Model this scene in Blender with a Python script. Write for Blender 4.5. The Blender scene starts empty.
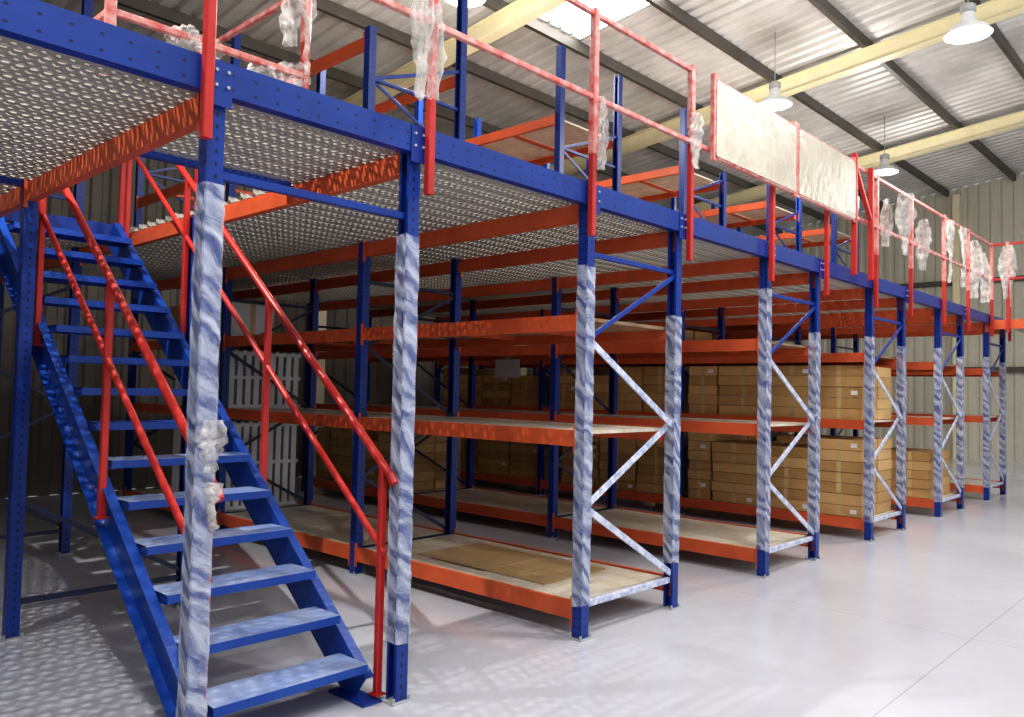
import bpy, math, random
from mathutils import Vector, Matrix
random.seed(7)
scn = bpy.context.scene
scn.view_settings.view_transform = 'Standard'
scn.view_settings.exposure = 0.08
try: scn.view_settings.look = 'Medium High Contrast'
except Exception as e: print('look', e)

# ------------------------------------------------------------------ materials
def new_mat(name):
    m = bpy.data.materials.new(name); m.use_nodes = True
    nt = m.node_tree; nt.nodes.clear()
    out = nt.nodes.new('ShaderNodeOutputMaterial')
    return m, nt, out

def N(nt, typ, **kw):
    n = nt.nodes.new(typ)
    for k, v in kw.items():
        setattr(n, k, v)
    return n

def math_n(nt, op, a, b=None, c=None, clamp=False):
    n = nt.nodes.new('ShaderNodeMath'); n.operation = op; n.use_clamp = clamp
    for i, v in enumerate((a, b, c)):
        if v is None: continue
        if isinstance(v, (int, float)): n.inputs[i].default_value = v
        else: nt.links.new(v, n.inputs[i])
    return n.outputs[0]

def mixc(nt, fac, a, b):
    n = nt.nodes.new('ShaderNodeMix'); n.data_type = 'RGBA'
    if isinstance(fac, (int, float)): n.inputs[0].default_value = fac
    else: nt.links.new(fac, n.inputs[0])
    for i, v in ((6, a), (7, b)):
        if isinstance(v, tuple): n.inputs[i].default_value = (*v, 1)
        else: nt.links.new(v, n.inputs[i])
    return n.outputs[2]

def principled(nt, out, col, rough=.5, metal=0., spec=.5, alpha=None, normal=None):
    p = nt.nodes.new('ShaderNodeBsdfPrincipled')
    if isinstance(col, tuple): p.inputs['Base Color'].default_value = (*col, 1)
    else: nt.links.new(col, p.inputs['Base Color'])
    if isinstance(rough, (int, float)): p.inputs['Roughness'].default_value = rough
    else: nt.links.new(rough, p.inputs['Roughness'])
    p.inputs['Metallic'].default_value = metal
    p.inputs['Specular IOR Level'].default_value = spec
    if alpha is not None:
        if isinstance(alpha, (int, float)): p.inputs['Alpha'].default_value = alpha
        else: nt.links.new(alpha, p.inputs['Alpha'])
    if normal is not None: nt.links.new(normal, p.inputs['Normal'])
    nt.links.new(p.outputs[0], out.inputs[0])
    return p

def noise(nt, scale, detail=3, vec=None, rough=.5):
    n = nt.nodes.new('ShaderNodeTexNoise'); n.inputs['Scale'].default_value = scale
    n.inputs['Detail'].default_value = detail; n.inputs['Roughness'].default_value = rough
    if vec is not None: nt.links.new(vec, n.inputs['Vector'])
    return n.outputs[0]

def ramp(nt, fac, lo, hi):
    n = nt.nodes.new('ShaderNodeMapRange'); n.inputs[1].default_value = lo; n.inputs[2].default_value = hi
    nt.links.new(fac, n.inputs[0]); return n.outputs[0]

def objco(nt): return nt.nodes.new('ShaderNodeTexCoord').outputs['Object']
def uvsep(nt):
    t = nt.nodes.new('ShaderNodeTexCoord'); s = nt.nodes.new('ShaderNodeSeparateXYZ')
    nt.links.new(t.outputs['UV'], s.inputs[0]); return s.outputs[0], s.outputs[1], t.outputs['UV']

def bump(nt, h, strength=.3, dist=.01):
    b = nt.nodes.new('ShaderNodeBump'); b.inputs['Strength'].default_value = strength
    b.inputs['Distance'].default_value = dist; nt.links.new(h, b.inputs['Height']); return b.outputs[0]

def painted(name, col, rough=.35, var=.25, sc=4):
    m, nt, out = new_mat(name)
    n = ramp(nt, noise(nt, sc, 4, objco(nt)), .3, .7)
    dark = tuple(c * (1 - var) for c in col)
    principled(nt, out, mixc(nt, n, dark, col), rough)
    return m

BLUEC = (.006, .040, .27)
M_BLUE_PLAIN = painted('blue_paint', BLUEC, .35)
M_ORANGE = painted('orange_paint', (.64, .115, .038), .48)
M_RED = painted('red_paint', (.52, .032, .026), .35)
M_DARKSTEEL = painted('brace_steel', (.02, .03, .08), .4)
M_GREYSTEEL = painted('galvanised_steel', (.45, .46, .47), .4)

def perforated(name, col, rows, pitch=.05, r=.009):
    m, nt, out = new_mat(name)
    u, v, _ = uvsep(nt)
    du = None
    for q in rows:
        d = math_n(nt, 'ABSOLUTE', math_n(nt, 'SUBTRACT', u, q))
        du = d if du is None else math_n(nt, 'MINIMUM', du, d)
    dv = math_n(nt, 'SUBTRACT', math_n(nt, 'MODULO', math_n(nt, 'ADD', v, 10.), pitch), pitch / 2)
    dd = math_n(nt, 'SQRT', math_n(nt, 'ADD', math_n(nt, 'MULTIPLY', du, du), math_n(nt, 'MULTIPLY', math_n(nt, 'MULTIPLY', dv, dv), .45)))
    hole = math_n(nt, 'LESS_THAN', dd, r)
    n = ramp(nt, noise(nt, 5, 4, objco(nt)), .3, .7)
    c = mixc(nt, n, tuple(x * .75 for x in col), col)
    principled(nt, out, mixc(nt, hole, c, tuple(x * .12 for x in col)), .35)
    return m
PH = .037
M_BLUE = perforated('blue_upright', BLUEC, (.05, .106, .141, .20), pitch=.05, r=.0065)
M_BLUEF = perforated('blue_fascia', (.006, .040, .26), (.03, .09), pitch=.10, r=.0055)

def filmwrap(name, period=.115, lo=.12, slope=.8):
    m, nt, out = new_mat(name)
    u, v, uv = uvsep(nt)
    so = N(nt, 'ShaderNodeSeparateXYZ'); nt.links.new(objco(nt), so.inputs[0])
    nz = noise(nt, 2.5, 3, objco(nt), .5)
    t = math_n(nt, 'ADD', v, math_n(nt, 'MULTIPLY', u, slope))
    t = math_n(nt, 'ADD', t, math_n(nt, 'MULTIPLY', nz, .40))
    s = math_n(nt, 'SINE', math_n(nt, 'MULTIPLY', t, 2 * math.pi / period))
    cv = N(nt, 'ShaderNodeCombineXYZ')
    nt.links.new(math_n(nt, 'MULTIPLY', t, 24), cv.inputs[0]); nt.links.new(math_n(nt, 'MULTIPLY', u, 9), cv.inputs[1])
    nt.links.new(math_n(nt, 'MULTIPLY', so.outputs[0], 1.7), cv.inputs[2])
    n2 = noise(nt, 1.0, 5, cv.outputs[0], .65)
    s = math_n(nt, 'ADD', math_n(nt, 'MULTIPLY', s, .62), math_n(nt, 'MULTIPLY', math_n(nt, 'SUBTRACT', n2, .5), 5.5))
    a = ramp(nt, s, -1.1, 1.4)
    a = math_n(nt, 'ADD', math_n(nt, 'MULTIPLY', a, .68), lo, clamp=True)
    principled(nt, out, (.64, .68, .80), .16, alpha=a, normal=bump(nt, n2, .5, .01))
    return m
M_FILM = filmwrap('stretch_film_wrap')

def softwrap(name, base, film, sc=12, lo=.3, hi=.7, stretch=(1, 1, 1), rough=.28):
    m, nt, out = new_mat(name)
    mp = N(nt, 'ShaderNodeMapping'); mp.inputs['Scale'].default_value = stretch
    nt.links.new(objco(nt), mp.inputs[0])
    f = ramp(nt, noise(nt, sc, 4, mp.outputs[0], .65), lo, hi)
    n2 = noise(nt, 30, 3, objco(nt))
    principled(nt, out, mixc(nt, f, base, film), rough, normal=bump(nt, n2, .35, .01))
    return m
M_BRACEW = softwrap('film_wrapped_brace', (.20, .27, .50), (.66, .68, .78), 22, .3, .6)
M_REDW = softwrap('film_wrapped_red_rail', (.54, .05, .04), (.72, .48, .45), 16, .3, .75)
M_TREAD = softwrap('film_covered_tread', (.14, .24, .55), (.46, .52, .68), 3, .25, .75, (1, 2, 1), .22)
M_STRINGER = softwrap('blue_stringer', (.006, .050, .30), (.012, .075, .36), 4, .4, .8, (1, 1, 1), .35)
M_PANEL = softwrap('film_wrapped_panel', (.44, .40, .33), (.55, .51, .43), 4, .3, .7)

def film_scrap():
    m, nt, out = new_mat('loose_film')
    n2 = noise(nt, 14, 4, objco(nt))
    a = ramp(nt, n2, .30, .62)
    a = math_n(nt, 'MULTIPLY_ADD', a, .45, .18)
    principled(nt, out, (.80, .76, .74), .2, alpha=a, normal=bump(nt, n2, .6, .02))
    return m
M_SCRAP = film_scrap()

def deck_mat():
    m, nt, out = new_mat('perforated_deck')
    u, v, _ = uvsep(nt)
    pu, pv = .0405, .048
    row = math_n(nt, 'FLOOR', math_n(nt, 'DIVIDE', u, pu))
    sh = math_n(nt, 'MULTIPLY', math_n(nt, 'MODULO', row, 2), pv / 2)
    fu = math_n(nt, 'SUBTRACT', math_n(nt, 'FRACT', math_n(nt, 'DIVIDE', u, pu)), .5)
    fv = math_n(nt, 'SUBTRACT', math_n(nt, 'FRACT', math_n(nt, 'DIVIDE', math_n(nt, 'ADD', v, sh), pv)), .5)
    d = math_n(nt, 'ADD', math_n(nt, 'MULTIPLY', math_n(nt, 'MULTIPLY', fu, fu), 1.5), math_n(nt, 'MULTIPLY', fv, fv))
    solid = math_n(nt, 'GREATER_THAN', d, .095)
    n2 = noise(nt, 3, 3, objco(nt))
    c = mixc(nt, n2, (.28, .26, .23), (.39, .37, .335))
    principled(nt, out, c, .65, metal=.0, spec=.25, alpha=solid)
    return m
M_DECK = deck_mat()

def wood_mat(name, a, b, sc=2, film=.5):
    m, nt, out = new_mat(name)
    mp = N(nt, 'ShaderNodeMapping'); mp.inputs['Scale'].default_value = (3, .6, 1)
    nt.links.new(objco(nt), mp.inputs[0])
    n = ramp(nt, noise(nt, sc, 6, mp.outputs[0], .65), .3, .7)
    n2 = ramp(nt, noise(nt, 7, 5, objco(nt), .7), .42, .62)
    c = mixc(nt, n, a, b)
    c = mixc(nt, math_n(nt, 'MULTIPLY', n2, film), c, (.78, .76, .73))
    principled(nt, out, c, .28)
    return m
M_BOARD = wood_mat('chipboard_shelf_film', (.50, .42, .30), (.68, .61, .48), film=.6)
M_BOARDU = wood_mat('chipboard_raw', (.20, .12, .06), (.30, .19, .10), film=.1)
M_CARD = wood_mat('cardboard_sheet', (.40, .27, .12), (.52, .36, .18), film=.1)

def carton_mat(name, a, b):
    m, nt, out = new_mat(name)
    n2 = noise(nt, 12, 3, objco(nt))
    g = N(nt, 'ShaderNodeNewGeometry')
    c = mixc(nt, g.outputs['Random Per Island'], a, b)
    c = mixc(nt, math_n(nt, 'MULTIPLY', n2, .3), c, tuple(x * .6 for x in a))
    principled(nt, out, c, .5)
    return m
M_CARTON = carton_mat('carton', (.42, .24, .085), (.70, .45, .20))
M_TAPE = painted('packing_tape', (.66, .48, .24), .25)
M_WHITE = painted('white_panel', (.78, .79, .80), .4, .1)
M_BLACK = painted('dark_gap', (.16, .16, .17), .6)

def floor_mat():
    m, nt, out = new_mat('epoxy_floor')
    oc = objco(nt); s = N(nt, 'ShaderNodeSeparateXYZ'); nt.links.new(oc, s.inputs[0])
    def joint(coord, off, per):
        f = math_n(nt, 'FRACT', math_n(nt, 'DIVIDE', math_n(nt, 'SUBTRACT', coord, off), per))
        return math_n(nt, 'LESS_THAN', math_n(nt, 'ABSOLUTE', math_n(nt, 'SUBTRACT', f, .5)), .004 / per)
    j = math_n(nt, 'MAXIMUM', joint(s.outputs[0], 4.25 - 2.5, 5.), joint(s.outputs[1], -1.7 - 2.5, 5.))
    big = ramp(nt, noise(nt, .5, 4, oc), .35, .65)
    fine = ramp(nt, noise(nt, 7, 5, oc), .35, .75)
    c = mixc(nt, big, (.45, .46, .51), (.51, .52, .575))
    c = mixc(nt, math_n(nt, 'MULTIPLY', fine, .18), c, (.40, .40, .43))
    c = mixc(nt, math_n(nt, 'MULTIPLY', j, .4), c, (.2, .2, .22))
    r = math_n(nt, 'MULTIPLY_ADD', big, .06, .15)
    principled(nt, out, c, r, spec=.55, normal=bump(nt, noise(nt, 2.5, 2, oc), .04, .02))
    return m
M_FLOOR = floor_mat()

def metal_sheet(name, a, b, rough=.45, metal=.5, sc=.6):
    m, nt, out = new_mat(name)
    oc = objco(nt)
    n = ramp(nt, noise(nt, sc, 4, oc), .3, .7)
    n2 = noise(nt, 6, 4, oc)
    c = mixc(nt, n, a, b)
    c = mixc(nt, math_n(nt, 'MULTIPLY', n2, .3), c, tuple(x * .6 for x in a))
    principled(nt, out, c, rough, metal=metal)
    return m
M_ROOF = metal_sheet('corrugated_roof', (.58, .57, .57), (.86, .85, .85), .4, .2, 1.2)
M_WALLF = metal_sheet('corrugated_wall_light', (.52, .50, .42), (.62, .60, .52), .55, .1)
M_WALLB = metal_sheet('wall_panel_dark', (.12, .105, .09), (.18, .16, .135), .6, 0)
M_PURLIN = painted('purlin_dark', (.09, .08, .07), .5)
M_CREAM = painted('cream_beam', (.80, .73, .50), .4, .1)
def emis(name, col, s):
    m, nt, out = new_mat(name); e = N(nt, 'ShaderNodeEmission')
    e.inputs[0].default_value = (*col, 1); e.inputs[1].default_value = s
    nt.links.new(e.outputs[0], out.inputs[0]); return m
M_SKY = emis('skylight_translucent', (1, .98, .95), 10.0)
M_LAMP = emis('lamp_glow', (1, .97, .9), 14)
M_ALU = painted('spun_aluminium', (.70, .71, .72), .3, .1)

# ------------------------------------------------------------------ mesh builder
class MB:
    def __init__(s, name):
        s.name = name; s.v = []; s.f = []; s.m = []; s.uv = []; s.mats = []
    def mi(s, mat):
        if mat not in s.mats: s.mats.append(mat)
        return s.mats.index(mat)
    def add(s, vs, fs, mat, uvs=None):
        o = len(s.v); s.v += [tuple(v) for v in vs]; k = s.mi(mat)
        for i, f in enumerate(fs):
            s.f.append(tuple(o + j for j in f)); s.m.append(k)
            s.uv.append(uvs[i] if uvs else [(0, 0)] * len(f))
    def box(s, lo, hi, mat):
        x0, y0, z0 = lo; x1, y1, z1 = hi
        vs = [(x0,y0,z0),(x1,y0,z0),(x1,y1,z0),(x0,y1,z0),(x0,y0,z1),(x1,y0,z1),(x1,y1,z1),(x0,y1,z1)]
        fs = [(0,3,2,1),(4,5,6,7),(0,1,5,4),(1,2,6,5),(2,3,7,6),(3,0,4,7)]
        s.add(vs, fs, mat)
    def extr(s, prof, p0, p1, xa, ya, mat, closed=True, caps=True, u0=0):
        p0 = Vector(p0); p1 = Vector(p1); xa = Vector(xa).normalized(); ya = Vector(ya).normalized()
        n = len(prof); L = (p1 - p0).length
        vs = [p0 + xa * a + ya * b for a, b in prof] + [p1 + xa * a + ya * b for a, b in prof]
        fs = []; uvs = []; u = u0
        for i in range(n if closed else n - 1):
            j = (i + 1) % n
            du = math.hypot(prof[j][0] - prof[i][0], prof[j][1] - prof[i][1])
            fs.append((i, j, n + j, n + i)); uvs.append([(u, 0), (u + du, 0), (u + du, L), (u, L)]); u += du
        if closed and caps:
            fs.append(tuple(range(n))[::-1]); uvs.append([(0, 0)] * n)
            fs.append(tuple(range(n, 2 * n))); uvs.append([(0, 0)] * n)
        s.add(vs, fs, mat, uvs)
    def bar(s, p0, p1, w, h, mat, up=(0, 0, 1)):
        d = (Vector(p1) - Vector(p0)).normalized(); up = Vector(up)
        if abs(d.dot(up)) > .95: up = Vector((0, 1, 0))
        xa = d.cross(up).normalized(); ya = xa.cross(d).normalized()
        c = min(w, h) * .12; a, b = w / 2, h / 2
        s.extr([(-a+c,-b),(a-c,-b),(a,-b+c),(a,b-c),(a-c,b),(-a+c,b),(-a,b-c),(-a,-b+c)], p0, p1, xa, ya, mat)
    def tube(s, p0, p1, r, mat, n=10):
        d = (Vector(p1) - Vector(p0)).normalized(); up = Vector((0, 0, 1))
        if abs(d.dot(up)) > .95: up = Vector((0, 1, 0))
        xa = d.cross(up).normalized(); ya = xa.cross(d).normalized()
        s.extr([(r * math.cos(2*math.pi*i/n), r * math.sin(2*math.pi*i/n)) for i in range(n)], p0, p1, xa, ya, mat)
    def lathe(s, prof, c, mat, n=28):
        vs = []; fs = []
        for r, z in prof:
            for i in range(n):
                a = 2*math.pi*i/n; vs.append((c[0]+r*math.cos(a), c[1]+r*math.sin(a), c[2]+z))
        for k in range(len(prof)-1):
            for i in range(n):
                j = (i+1) % n; fs.append((k*n+i, k*n+j, (k+1)*n+j, (k+1)*n+i))
        s.add(vs, fs, mat)
    def build(s, parent=None, smooth=False):
        me = bpy.data.meshes.new(s.name); me.from_pydata(s.v, [], s.f)
        for m in s.mats: me.materials.append(m)
        me.polygons.foreach_set('material_index', s.m)
        uvl = me.uv_layers.new(name='UVMap'); flat = []
        for q in s.uv:
            for a in q: flat += a
        uvl.data.foreach_set('uv', flat)
        if smooth: me.polygons.foreach_set('use_smooth', [True] * len(s.f))
        me.update()
        ob = bpy.data.objects.new(s.name, me); scn.collection.objects.link(ob)
        if parent: ob.parent = parent
        return ob

# ------------------------------------------------------------------ dims
a_, d_, b_ = 1.423, 1.017, 2.291
PIT = a_ + d_
def PX(n): return (n // 2) * PIT + (n % 2) * d_
ZB = 2.65
LV = [.22, 1.262, 1.98]
DECKZ = 2.68

def upright(mb, x, y, z0, z1, sgn, mat=M_BLUE, plate=True):
    a = PH
    p = [(a*.9,-a+.018),(a*.9,-a),(-a,-a),(-a,a),(a*.9,a),(a*.9,a-.018)]
    p = [(-sgn * q[0], q[1]) for q in p] if sgn > 0 else p
    mb.extr(p, (x, y, z0), (x, y, z1), (1, 0, 0), (0, 1, 0), mat, closed=False)
    q = [(c[0]*.93, c[1]*.93) for c in p]
    mb.extr(q, (x, y, z0), (x, y, z1), (1, 0, 0), (0, 1, 0), mat, closed=False)
    if plate and z0 < .05:
        mb.box((x-.06, y-.055, 0), (x+.06, y+.055, .008), M_GREYSTEEL)
        for sx in (-.048, .048): mb.tube((x+sx, y-.04, .006), (x+sx, y-.04, .028), .008, M_GREYSTEEL, 6)

def sleeve(mb, x, y, z0, z1, half=.0425):
    rings = int((z1 - z0) / .06); vs = []; fs = []; uvs = []
    sh = [(-1,-.85),(-.85,-1),(.85,-1),(1,-.85),(1,.85),(.85,1),(-.85,1),(-1,.85)]; n = len(sh)
    for k in range(rings + 1):
        z = z0 + (z1 - z0) * k / rings; w = half * random.uniform(.97, 1.07)
        for p in sh:
            vs.append((x + p[0]*w*random.uniform(.98,1.02), y + p[1]*w*random.uniform(.98,1.02), z + random.uniform(-.01,.01)))
    per = [0]
    for i in range(n):
        j = (i+1) % n; per.append(per[-1] + half * math.hypot(sh[j][0]-sh[i][0], sh[j][1]-sh[i][1]))
    for k in range(rings):
        za = z0 + (z1-z0)*k/rings; zb = z0 + (z1-z0)*(k+1)/rings
        for i in range(n):
            j = (i+1) % n
            fs.append((k*n+i, k*n+j, (k+1)*n+j, (k+1)*n+i))
            uvs.append([(per[i], za), (per[i+1], za), (per[i+1], zb), (per[i], zb)])
    mb.add(vs, fs, M_FILM, uvs)

def hbeam(mb, x, y0, y1, ztop, h=.11, w=.045, mat=M_ORANGE, side=-1):
    z0 = ztop - h
    prof = [(-w/2, 0), (w/2, 0), (w/2, h*.72), (w*.1, h*.72), (w*.1, h), (-w/2, h)]
    if side > 0: prof = [(-p, q) for p, q in prof][::-1]
    mb.extr(prof, (x, y0 + .04, z0), (x, y1 - .04, z0), (1, 0, 0), (0, 0, 1), mat)
    for yy in (y0 + .04, y1 - .04):
        s2 = 1 if yy == y0 + .04 else -1
        xx = x + side * .024
        mb.box((min(xx, xx+side*.006), min(yy, yy - s2*.05), z0 - .04), (max(xx, xx+side*.006), max(yy, yy - s2*.05), ztop + .035), mat)
        mb.box((x + side*.024 - .016, yy - .004, z0 - .04), (x + side*.024 + .006, yy + .004 , ztop + .035), mat)

def zigzag(mb, x0, x1, y, hor, nodes, mat, w=.032):
    a, b = x0 + .03, x1 - .03
    for z in hor: mb.bar((a, y, z), (b, y, z), .028, w, mat)
    for i in range(len(nodes) - 1):
        (s0, z0), (s1, z1) = nodes[i], nodes[i+1]
        off = .014 if i % 2 else -.014
        mb.bar((a if s0 == 0 else b, y + off, z0), (a if s1 == 0 else b, y + off, z1), .014, w, mat)

LOWZZ = [(1, 1.28), (0, .78), (1, .25)]

# ------------------------------------------------------------------ room
fl = MB('floor'); fl.box((-8, -12, -.1), (21, 8.6, 0), M_FLOOR); fl.build()

def roofz(y): return 7.5 - .11 * (y + 3.07)
rf = MB('ceiling')
Y0, Y1 = -12, 8.6
x = -8; prof = []
while x < 21:
    prof += [(x, 0), (x + .13, 0), (x + .16, .035), (x + .22, .035)]; x += .25
prof.append((21, 0))
n = len(prof)
def strip(i, ya, yb, mat):
    j = i + 1
    rf.add([(prof[i][0], ya, roofz(ya)+prof[i][1]), (prof[j][0], ya, roofz(ya)+prof[j][1]),
            (prof[j][0], yb, roofz(yb)+prof[j][1]), (prof[i][0], yb, roofz(yb)+prof[i][1])], [(0,1,2,3)], mat)
def segs(xc):  # camera-side strips are out of view, added to light the hall
    if 6.35 <= xc < 7.6: return [(-9, -1.6), (1.9, 4.25)]
    if 1.6 <= xc < 2.6: return [(-9, -1.6)]
    if -3.4 <= xc < -2.4: return [(-9, -1.6)]
    if 12.6 <= xc < 13.6: return [(-9, -3.4)]
    return []
for i in range(n - 1):
    y = Y0
    for ya, yb in segs(prof[i][0]):
        strip(i, y, ya, M_ROOF); strip(i, ya, yb, M_SKY); y = yb
    strip(i, y, Y1, M_ROOF)
rf.build()

pu = MB('roof_purlins')
yy = -.12 - 1.48 * 7
while yy < 8.5:
    z = roofz(yy)
    pu.extr([(-.035,-.16),(.035,-.16),(.035,-.145),(-.02,-.145),(-.02,-.015),(.035,-.015),(.035,0),(-.035,0)], (-8, yy, z), (21, yy, z), (0, 1, 0), (0, 0, 1), M_PURLIN)
    yy += 1.48
pu.build()
for xr in (1.05, 6.05, 11.05, 16.05):
    rb = MB('roof_rafter')
    za, zb = roofz(-12) - .16, roofz(8.6) - .16
    w, h, t = .09, .26, .012
    I = [(-w,-h),(w,-h),(w,-h+t),(t/2,-h+t),(t/2,-t),(w,-t),(w,0),(-w,0),(-w,-t),(-t/2,-t),(-t/2,-h+t),(-w,-h+t)]
    rb.extr(I, (xr, -12, za), (xr, 8.6, zb), (1, 0, 0), (0, 0, 1), M_CREAM)
    rb.build()

def corr_wall(name, p0, p1, z0, ztop, mat, inward):
    w = MB(name); p0 = Vector(p0); p1 = Vector(p1); L = (p1-p0).length; d = (p1-p0)/L; iw = Vector(inward)
    s = 0; pr = []
    while s < L - .01:
        pr += [(s, 0), (s+.12, 0), (s+.15, -.03), (s+.22, -.03)]; s += .25
    pr.append((L, 0))
    vs = []; 
    for t, o in pr:
        q = p0 + d*t + iw*o; vs.append((q.x, q.y, z0))
    for t, o in pr:
        q = p0 + d*t + iw*o; vs.append((q.x, q.y, ztop(q.y)))
    n = len(pr)
    w.add(vs, [(i, i+1, n+i+1, n+i) for i in range(n-1)], mat)
    return w
w = corr_wall('wall_right', (21, -12, 0), (21, 8.6, 0), 0, lambda y: roofz(y), M_WALLF, (-1, 0, 0))
for yy in (-7, -2.2, 2.6, 7.4):
    w.box((20.8, yy-.08, 0), (20.98, yy+.08, roofz(yy)-.2), M_CREAM)
for zz in (2.2, 4.4): w.box((20.88, -12, zz), (20.98, 8.6, zz+.12), M_PURLIN)
w.build()
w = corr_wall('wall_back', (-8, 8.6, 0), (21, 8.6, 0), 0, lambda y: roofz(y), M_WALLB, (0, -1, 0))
for xx in (1.05, 6.05, 11.05, 16.05):
    w.box((xx-.09, 8.35, 0), (xx+.09, 8.57, roofz(8.6)-.2), M_CREAM)
w.build()
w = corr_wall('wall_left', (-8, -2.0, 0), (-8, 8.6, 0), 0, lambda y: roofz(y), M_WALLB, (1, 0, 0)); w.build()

# ------------------------------------------------------------------ racks
SPEC = {(1, 1, -1): 4.47, (3, 1, 1): 4.52, (0, 1, -1): ZB, (0, 1, 1): ZB, (0, 2, -1): 4.6}
def rack(row, bays, name='pallet_rack'):
    mb = MB(name)
    x0, x1 = PX(2*row), PX(2*row+1)
    for line in range(bays + 1):
        y = line * b_
        top = ZB + .12 if line == 0 else 5.12
        for s, x in ((-1, x0), (1, x1)):
            tp = top
            if line > 0 and (row, line, s) in SPEC: tp = SPEC[(row, line, s)]
            upright(mb, x, y, 0, tp, s)
        stair = row == 0
        if line == 0:
            if stair:
                mb.bar((x0+.04, y, 2.34), (x1-.04, y, 2.34), .03, .035, M_BLUE_PLAIN)
            else:
                zigzag(mb, x0, x1, y, [2.36], [(1, 2.33), (0, 1.84)], M_BLUE_PLAIN)
                zigzag(mb, x0, x1, y, [.2], [(0, 1.82), (1, 1.28)] + LOWZZ[1:], M_BRACEW, .042)
        else:
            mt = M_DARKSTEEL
            nodes = [(1, 2.33), (0, 1.84), (1, 1.28), (0, .78), (1, .25)]
            if stair and line == 1: nodes = nodes[3:]
            zigzag(mb, x0, x1, y, [.2] + ([] if stair and line == 1 else [2.36]), nodes, mt, .03)
            if row > 0 or line > 1:
                zigzag(mb, x0, x1, y, [3.1, 4.05], [(0, 3.1), (1, 3.6), (0, 4.05), (1, 4.4)], M_BLUE_PLAIN, .03)
    if row > 0:
        for bay in range(bays):
            ya, yb = bay*b_, (bay+1)*b_
            for li, zt in enumerate(LV):
                for s, x in ((-1, x0-.006), (1, x1+.006)):
                    hbeam(mb, x, ya, yb, zt, .10 if li else .11, side=s)
                nb = 3
                for k in range(nb):
                    q0 = ya + .06 + (yb-ya-.12)*k/nb; q1 = ya + .06 + (yb-ya-.12)*(k+1)/nb - .006
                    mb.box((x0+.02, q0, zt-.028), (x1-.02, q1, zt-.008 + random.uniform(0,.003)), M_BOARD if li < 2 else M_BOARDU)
                for k in (1, 2):
                    q = ya + (yb-ya)*k/3
                    mb.box((x0+.01, q-.02, zt-.06), (x1-.01, q+.02, zt-.03), M_ORANGE)
            if bay > 0:
                for li, zt in enumerate((3.05, 3.72, 4.4)):
                    for s, x in ((-1, x0-.006), (1, x1+.006)):
                        hbeam(mb, x, ya, yb, zt, .10, side=s)
                    if li == 2 and row == 1: continue
                    if li != 1:
                        for k in range(3):
                            q0 = ya + .06 + (yb-ya-.12)*k/3; q1 = q0 + (yb-ya-.12)/3 - .05
                            mb.box((x0+.02, q0, zt-.028), (x1-.02, q1, zt-.008), M_BOARD)
                    for k in (1, 2):
                        q = ya + (yb-ya)*k/3
                        mb.box((x0+.01, q-.02, zt-.06), (x1-.01, q+.02, zt-.03), M_ORANGE)
    return mb
for r in range(0, 6):
    mb = rack(r, 3)
    x0, x1 = PX(2*r), PX(2*r+1)
    zr = {0: ((.1, 2.30), (.28, 2.25)), 1: ((.2, 2.28), (.32, 2.05)), 2: ((.22, 2.4), (.25, 2.1))}.get(r, ((.2, 2.15), (.3, 2.1)))
    sleeve(mb, x0, 0, *zr[0]); sleeve(mb, x1, 0, *zr[1])
    mb.build()

# ------------------------------------------------------------------ mezzanine deck
dk = MB('mezzanine_deck')
def plank_run(y0, y1, xa, xb):
    p = .162; n = int(round((y1 - y0) / p)); p = (y1 - y0) / n
    for i in range(n):
        y = y0 + i*p
        prof = [(0, .05), (.012, 0), (p*.5-.012, 0), (p*.5, .022), (p*.5+.012, 0), (p-.012, 0), (p, .05)]
        dk.extr([(q, z) for q, z in prof], (xa, y, DECKZ), (xb, y, DECKZ), (0, 1, 0), (0, 0, 1), M_DECK, closed=False)
XL, XR = -3.0, 13.35
plank_run(0, 1.08, XL, XR)
plank_run(1.08, 3.6, XL, 0.0); plank_run(1.08, 3.6, 1.03, XR)
plank_run(3.6, 6.9, XL, XR)
dk.extr([(0, 0), (0, .125), (.06, .125), (.06, .12), (.006, .12), (.006, .005), (.06, .005), (.06, 0)],
        (XL, -.06, ZB), (XR, -.06, ZB), (0, 1, 0), (0, 0, 1), M_BLUEF)
dk.box((XL, -.058, ZB+.12), (XR, -.01, ZB+.135), M_BLUE_PLAIN)
for y in (1, 2, 3):
    dk.box((XL, y*b_-.03, ZB), (0, y*b_+.03, ZB+.03), M_BLUE_PLAIN)
xs = [-PIT + d_] + [PX(i) for i in range(12)]
for i, x in enumerate(xs):
    s = -1 if i % 2 == 1 else 1
    for bay in range(3):
        hbeam(dk, x + s*.006, bay*b_, (bay+1)*b_, ZB+.02, .11, .05, side=s)
for x in xs[1:]:
    dk.box((x-.045, -.066, ZB-.05), (x+.045, -.06, ZB+.125), M_BLUE_PLAIN)
    for sx in (-.025, .025):
        for sz in (.03, .09): dk.tube((x+sx, -.076, ZB+sz), (x+sx, -.066, ZB+sz), .007, M_GREYSTEEL, 6)
dk.bar((0.02, 1.08, ZB+.05), (1.0, 1.08, ZB+.05), .05, .1, M_BLUE_PLAIN)
dk.bar((0.02, 3.6, ZB+.05), (1.0, 3.6, ZB+.05), .05, .1, M_BLUE_PLAIN)
upright(dk, -PIT + d_, 0, 0, ZB, 1); upright(dk, -PIT + d_, b_, 0, ZB, 1)
XW = PX(10)
for y0 in (-2.4, -4.8):
    hbeam(dk, XW - .012, y0, y0+2.4, ZB+.05, .14, .05, side=-1)
    hbeam(dk, XW + 3.6, y0, y0+2.4, ZB+.05, .14, .05, side=1)
    upright(dk, XW, y0, 0, ZB+.1, -1); upright(dk, XW+3.6, y0, 0, ZB+.1, 1)
upright(dk, XW+3.6, 0, 0, ZB+.1, 1)
p = .12
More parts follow.
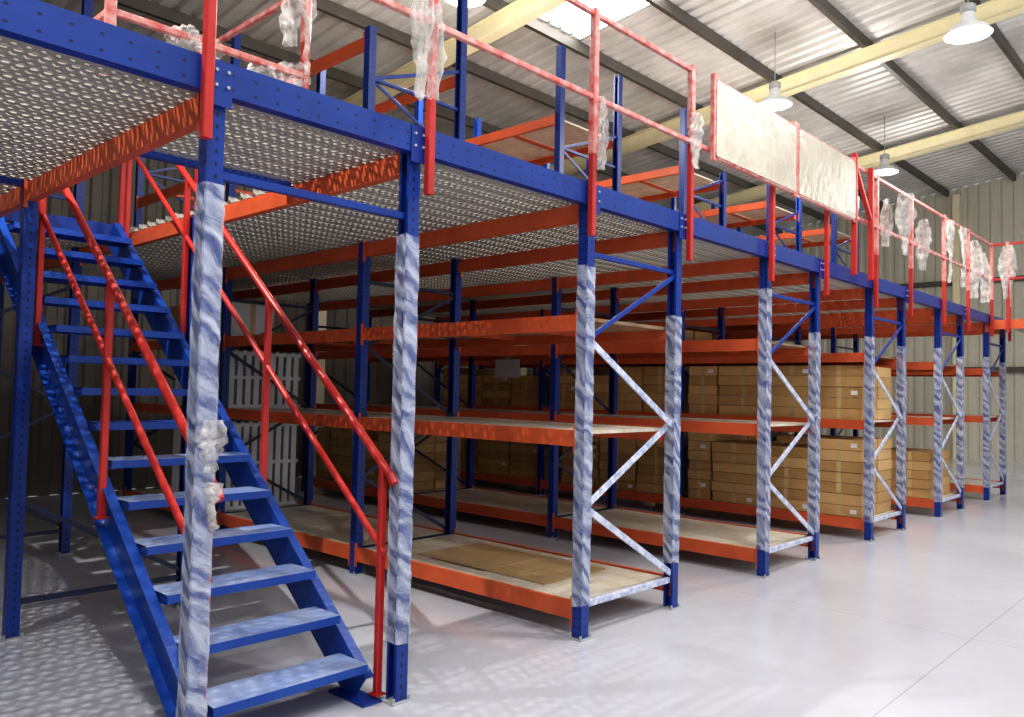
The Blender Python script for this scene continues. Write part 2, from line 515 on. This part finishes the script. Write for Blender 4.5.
for i in range(40):
    y = -4.8 + i*p
    dk.extr([(0, .035), (.012, 0), (p-.012, 0), (p, .035)], (XW, y, DECKZ), (XW+3.6, y, DECKZ), (0, 1, 0), (0, 0, 1), M_DECK, closed=False)
dk.build()

# ------------------------------------------------------------------ staircase
st = MB('steel_staircase')
SY0, SY1, SZ1 = .05, 3.50, 2.75
sl = SZ1 / (SY1 - SY0)
for x, s in ((.12, 1), (.90, -1)):
    p0 = Vector((x, SY0 + .06, -.0)); p1 = Vector((x, SY1, SZ1 - .09))
    d = (p1 - p0).normalized(); nrm = Vector((0, -d.z, d.y))
    hh, w, t = .10, .05, .006
    prof = [(0,-hh),(w*s,-hh),(w*s,-hh+t),(t*s,-hh+t),(t*s,hh-t),(w*s,hh-t),(w*s,hh),(0,hh)]
    prof = [(-q[0], q[1]) for q in prof]
    st.extr(prof, p0 + d*.05, p1, (1, 0, 0), nrm, M_STRINGER)
    st.box((x-.055, SY0-.02, 0), (x+.055, SY0+.26, .012), M_BLUE_PLAIN)
NT = 14
for k in range(NT):
    z = SZ1 * (k + 1) / (NT + 1); y = SY0 + (SY1 - SY0) * k / (NT + 1) + .02
    mt = M_TREAD if k < 6 else M_STRINGER
    x0, x1 = .125, .895
    st.box((x0, y, z-.008), (x1, y+.225, z), mt)
    st.box((x0, y-.002, z-.04), (x1, y+.003, z-.001), M_STRINGER)
    st.box((x0, y+.222, z-.04), (x1, y+.227, z-.001), M_STRINGER)
    for xx in (x0, x1-.005): st.box((xx, y+.01, z-.045), (xx+.005, y+.215, z-.001), M_BLUE_PLAIN)
st.build()

hr = MB('stair_handrail')
for x in (.075, .965):
    for off, ya, yb in ((1.0, SY0 - .04, 2.6 if x > .5 else 2.7), (.60, SY0 + .0, 3.4)):
        hr.tube((x, ya, (ya-SY0)*sl + off + .1), (x, yb, (yb-SY0)*sl + off + .1), .021 if off > .9 else .017, M_RED, 12)
    for y in (.08, 1.2, 2.32, 3.35):
        zb = max(0.02, (y-SY0)*sl - .1)
        hr.bar((x, y, zb), (x, y, min((y-SY0)*sl + 1.1, 3.65)), .034, .034, M_RED)
        if y < 3: hr.box((x-.03, y-.03, zb), (x+.03, y+.03, zb+.008), M_RED)
    y = SY0 - .04; z = .1 + 1.0 + (y-SY0)*sl
    hr.tube((x, y+.01, z+.012), (x, y-.022, z-.03), .024, M_RED, 12)
hr.build()

# ------------------------------------------------------------------ guard rails
gr = MB('guard_rail')
ZR1, ZR2 = 3.82, 3.30
yg = -.09
def gpost(x, y, z0, z1, wrapz=None):
    if wrapz is None: gr.bar((x, y, z0), (x, y, z1), .04, .04, M_RED)
    else:
        gr.bar((x, y, z0), (x, y, wrapz), .04, .04, M_RED)
        gr.bar((x, y, wrapz), (x, y, z1), .046, .046, M_REDW)
for i in range(0, 12):
    x = PX(i)
    gpost(x + (.05 if i % 2 else -.07), yg, 2.45, 3.85, {0: 3.2, 1: None, 2: 2.95, 3: 3.4, 4: None, 5: 3.3}.get(i, 3.0))
gr.bar((-2.9, yg, ZR1), (PX(3)+.1, yg, ZR1), .032, .032, M_REDW)
gr.bar((-2.9, yg, ZR2), (PX(4), yg, ZR2), .032, .032, M_REDW)
gr.bar((6.45, yg, ZR1), (XW, yg, ZR1), .035, .035, M_REDW)
gr.bar((6.45, yg, ZR2), (XW, yg, ZR2), .035, .035, M_REDW)
yo = 1.0
for x, y in ((-.05, yo), (1.03, yo), (1.03, 2.3), (1.03, 3.65), (-.05, 2.3), (-.05, 3.65)):
    gpost(x, y, ZB+.05, 3.85, 3.5 if x > 1 else 3.1)
for z in (ZR1, ZR2):
    gr.bar((-.05, yo, z), (1.03, yo, z), .035, .035, M_REDW)
    for x in (-.05, 1.03): gr.bar((x, yo, z), (x, 3.65, z), .035, .035, M_REDW)
for y in (-4.8, -3.6, -2.4, -1.2, -.3):
    gpost(XW - .07, y, 2.5, 3.85, 3.3)
for z in (ZR1, ZR2): gr.bar((XW-.07, -4.8, z), (XW-.07, -.1, z), .035, .035, M_RED)
gr.build()

gt = MB('pallet_gate')
for xa, xb in ((3.74, 5.10), (5.16, 6.46)):
    za, zb = 3.24, 3.80
    for z in (za, zb): gt.bar((xa, yg-.05, z), (xb, yg-.05, z), .04, .035, M_REDW)
    for x in (xa, xb): gt.bar((x, yg-.05, za-.03), (x, yg-.05, zb+.05), .045, .04, M_REDW)
    nx, nz = 24, 8; vs = []; fs = []
    for k in range(nz+1):
        for i in range(nx+1):
            vs.append((xa + (xb-xa)*i/nx, yg-.075 + random.uniform(-.002, .002), za + (zb-za)*k/nz))
    for k in range(nz):
        for i in range(nx):
            q = k*(nx+1)+i; fs.append((q, q+1, q+nx+2, q+nx+1))
    gt.add(vs, fs, M_PANEL)
x = 6.5
gt.bar((x, yg-.05, 2.7), (x, yg-.05, 3.9), .05, .05, M_RED)
gt.bar((x, yg-.05, 3.8), (x+.45, yg-.05, 3.3), .04, .04, M_RED)
gt.bar((x+.45, yg-.05, 2.7), (x+.45, yg-.05, 3.85), .05, .05, M_RED)
gt.build()

# ------------------------------------------------------------------ loose film scraps
def scrap(p, L, wd, drift=(0, 0), twist=1.2):
    mb = MB('loose_stretch_film'); n = 16; m = 6; vs = []; fs = []
    a0 = random.uniform(0, 3); cx, cy = p[0], p[1]
    for k in range(n+1):
        t = k/n; a = a0 + twist*t + random.uniform(-.15, .15)
        w = wd * (0.45 + .5*math.sin(math.pi*min(1, t*1.1+.1))) * random.uniform(.85, 1.1)
        ox = cx + drift[0]*t + random.uniform(-.008, .008); oy = cy + drift[1]*t + random.uniform(-.008, .008)
        for i in range(m+1):
            q = i/m - .5; fold = .014 * (1 if i % 2 else -1)
            vs.append((ox + math.cos(a)*w*q - math.sin(a)*fold, oy + math.sin(a)*w*q + math.cos(a)*fold, p[2] - L*t + random.uniform(-.006, .006)))
    for k in range(n):
        for i in range(m):
            q = k*(m+1)+i; fs.append((q, q+1, q+m+2, q+m+1))
    mb.add(vs, fs, M_SCRAP); mb.build(smooth=True)
for args in [((1.03, -.14, 3.35), .45, .14), ((.95, -.15, 3.5), .62, .12), ((1.03, 1.0, 3.85), .55, .2), ((.92, 1.0, 3.85), .4, .2), ((.75, 1.0, 3.3), .22, .2), ((.3, 1.0, 3.35), .18, .2), ((.95, 1.0, 3.36), .2, .26), ((.45, 1.0, 3.34), .16, .22),
             ((2.40, -.13, 3.3), .45, .13), ((0.0, -.09, 1.36), .2, .12), ((.01, -.09, 1.12), .18, .11), ((.07, 3.2, 3.3), .4, .24), ((1.03, 2.3, 3.5), .4, .15),
             ((8.0, -.15, 3.8), .7, .25), ((8.6, -.15, 3.6), .6, .2), ((9.8, -.14, 3.8), .8, .25), ((10.4, -.14, 3.8), .8, .22), ((10.9, -.14, 3.7), .8, .25), ((12.1, -.3, 3.8), .8, .25), ((12.12, -.8, 3.8), .7, .25), ((3.5, -.14, 3.5), .4, .12),
             ((11.5, -.14, 3.6), .7, .3), ((7.35, -.15, 3.6), .5, .18)]:
    scrap(*args)

# ------------------------------------------------------------------ goods
def carton_stack(x0, x1, y0, y1, z0, z1, name='cardboard_box_stack'):
    mb = MB(name); bh = .118; y = y0
    while y < y1 - .3:
        w = min(random.choice((.52, .6, .66)), y1 - y)
        z = z0; top = z1 - random.choice((0, 0, 0, .12))
        while z + bh <= top:
            nx = 2
            for k in range(nx):
                xa = x0 + (x1-x0)*k/nx + random.uniform(.0, .02); xb = x0 + (x1-x0)*(k+1)/nx - .006
                ja = y + random.uniform(0, .018); jb = y + w - random.uniform(.004, .022)
                mb.box((xa, ja, z), (xb, jb, z+bh-.005), M_CARTON)
                yc = (ja+jb)/2
                mb.box((xa-.001, yc-.025, z+.002), (xb+.001, yc+.025, z+bh-.0035), M_TAPE)
                if k == 0: 
                    if random.random() < .2: mb.box((xa-.002, ja+.05, z+.03), (xa, ja+.12, z+.075), M_WHITE)
            z += bh
        y += w + .01
    mb.build()
x0, x1 = PX(6)+.04, PX(7)-.04
for bay in range(3):
    ya, yb = bay*b_+.08, (bay+1)*b_-.08
    carton_stack(x0, x1, ya, yb, LV[0], 1.12)
    carton_stack(x0, x1, ya, yb, LV[1], 1.87)
carton_stack(x0, x1, 2.4, 4.4, LV[2], 2.45)
x0, x1 = PX(4)+.04, PX(5)-.04
carton_stack(x0, x1, 4.7, 6.7, LV[0], .95)
x0, x1 = PX(8)+.04, PX(9)-.04
carton_stack(x0, x1, .1, 2.2, LV[0], 1.0)
carton_stack(x0, x1, 2.4, 4.4, LV[0], 1.1); carton_stack(x0, x1, 4.7, 6.7, LV[1], 1.8)

def slat_stack(x0, x1, y0, y1, z0, z1):
    mb = MB('white_slatted_crate')
    mb.box((x0+.02, y0+.02, z0), (x1-.02, y1-.02, z1-.02), M_BLACK)
    n = 9
    for i in range(n):
        xa = x0 + (x1-x0)*i/n; mb.box((xa+.01, y0, z0), (xa+(x1-x0)/n-.025, y0+.02, z1), M_WHITE)
    n = 8
    for i in range(n):
        ya = y0 + (y1-y0)*i/n; mb.box((x0, ya+.01, z0), (x0+.02, ya+(y1-y0)/n-.03, z1), M_WHITE)
    for z in (z0, (z0+z1)/2, z1-.05): mb.box((x0-.006, y0-.006, z), (x1, y1, z+.035), M_WHITE)
    mb.box((x0, y0, z1-.015), (x1, y1, z1), M_WHITE)
    mb.build()
slat_stack(2.52, 3.36, 4.66, 5.9, LV[0], 1.12)
slat_stack(2.52, 3.36, 4.66, 5.9, LV[1], 1.86)
def box_item(name, lo, hi, mat):
    mb = MB(name); mb.box(lo, hi, mat)
    xm = (lo[0]+hi[0])/2; mb.box((xm-.03, lo[1]-.002, lo[2]), (xm+.03, hi[1]+.002, hi[2]+.002), M_TAPE)
    mb.box((lo[0]-.001, lo[1]+.01, hi[2]-.004), (hi[0]+.001, hi[1]-.01, hi[2]+.001), mat); mb.build()
box_item('white_carton', (2.6, 4.8, LV[2]), (3.1, 5.6, 2.36), M_WHITE)
box_item('brown_carton', (2.6, 5.7, LV[2]), (3.2, 6.3, 2.4), M_CARTON)
mb = MB('white_sheet'); mb.box((5.86, 3.70, 1.66), (5.864, 4.12, 1.89), M_WHITE); mb.box((5.862, 3.88, 1.88), (5.87, 3.94, 1.93), M_GREYSTEEL); mb.build()  # thin white sheet with a steel clip, hung under the upper shelf
mb = MB('cardboard_sheet'); mb.box((2.62, .45, LV[0]-.004), (3.3, 1.75, LV[0]+.004), M_CARD)
mb.box((2.60, 1.0, LV[0]+.004), (3.2, 1.6, LV[0]+.008), M_CARD); mb.build()

# ------------------------------------------------------------------ high bay lamps
def lamp(x, y, z, power=250, r=.25, soft=.2, up=60, cone=150):
    mb = MB('high_bay_lamp')
    mb.lathe([(.055, .27), (.07, .25), (.08, .15), (.11, .12), (.18, .085), (r-.015, .02), (r, 0), (r-.012, 0), (r-.03, .015), (.16, .07), (.08, .11)], (x, y, z), M_ALU)
    mb.lathe([(.001, .36), (.06, .35), (.085, .33), (.085, .26), (.06, .24), (.001, .24)], (x, y, z), M_GREYSTEEL)
    mb.lathe([(.001, .02), (.09, .03), (.16, .05), (.001, .052)], (x, y, z), M_LAMP)
    mb.tube((x, y, z+.35), (x, y, roofz(y)-.01), .008, M_GREYSTEEL, 6)
    ob = mb.build(smooth=True)
    L = bpy.data.lights.new('lamp_light', 'SPOT'); L.energy = power; L.spot_size = math.radians(cone); L.spot_blend = .6
    L.shadow_soft_size = soft; L.color = (1, .97, .92)
    lo = bpy.data.objects.new('lamp_light', L); lo.location = (x, y, z - .02); scn.collection.objects.link(lo)
    lo.parent = ob
    L = bpy.data.lights.new('roof_fill_light', 'POINT'); L.energy = up; L.shadow_soft_size = .3; L.color = (1, .96, .88)  # bare fill light added below the shade to brighten the roof
    lo = bpy.data.objects.new('roof_fill_light', L); lo.location = (x, y - .02, z - .35); scn.collection.objects.link(lo)
    lo.parent = ob
for p in [(8.57, -.64, 5.65), (9.7, 2.2, 5.8), (14.4, 2.2, 5.8), (3.6, -1.5, 5.9), (-1.5, -3.0, 5.9), (4.7, 3.6, 6.0), (14.4, -2.5, 5.8)]:
    lamp(*p, power=290, up=105)
lamp(-1.1, 1.5, 5.9, power=950, soft=.03, up=60, cone=100)

# ------------------------------------------------------------------ world
wd = bpy.data.worlds.new('World'); scn.world = wd; wd.use_nodes = True
bg = wd.node_tree.nodes['Background']; bg.inputs[0].default_value = (.90, .95, 1, 1); bg.inputs[1].default_value = 0.64

# ------------------------------------------------------------------ camera
cam = bpy.data.cameras.new('camera'); co = bpy.data.objects.new('camera', cam); scn.collection.objects.link(co); scn.camera = co
yaw, pit, rol, f = .7539, .0397, .0207, 804.73
F = Vector((math.cos(yaw)*math.cos(pit), math.sin(yaw)*math.cos(pit), math.sin(pit)))
R = Vector((math.sin(yaw), -math.cos(yaw), 0)); U = R.cross(F)
R2 = R*math.cos(rol) + U*math.sin(rol); U2 = U*math.cos(rol) - R*math.sin(rol)
M = Matrix((R2, U2, -F)).transposed().to_4x4(); M.translation = Vector((-1.4903, -3.0729, 1.5))
co.matrix_world = M
cam.sensor_width = 36; cam.lens = 36 * f / 1024; cam.clip_start = .05; cam.clip_end = 200
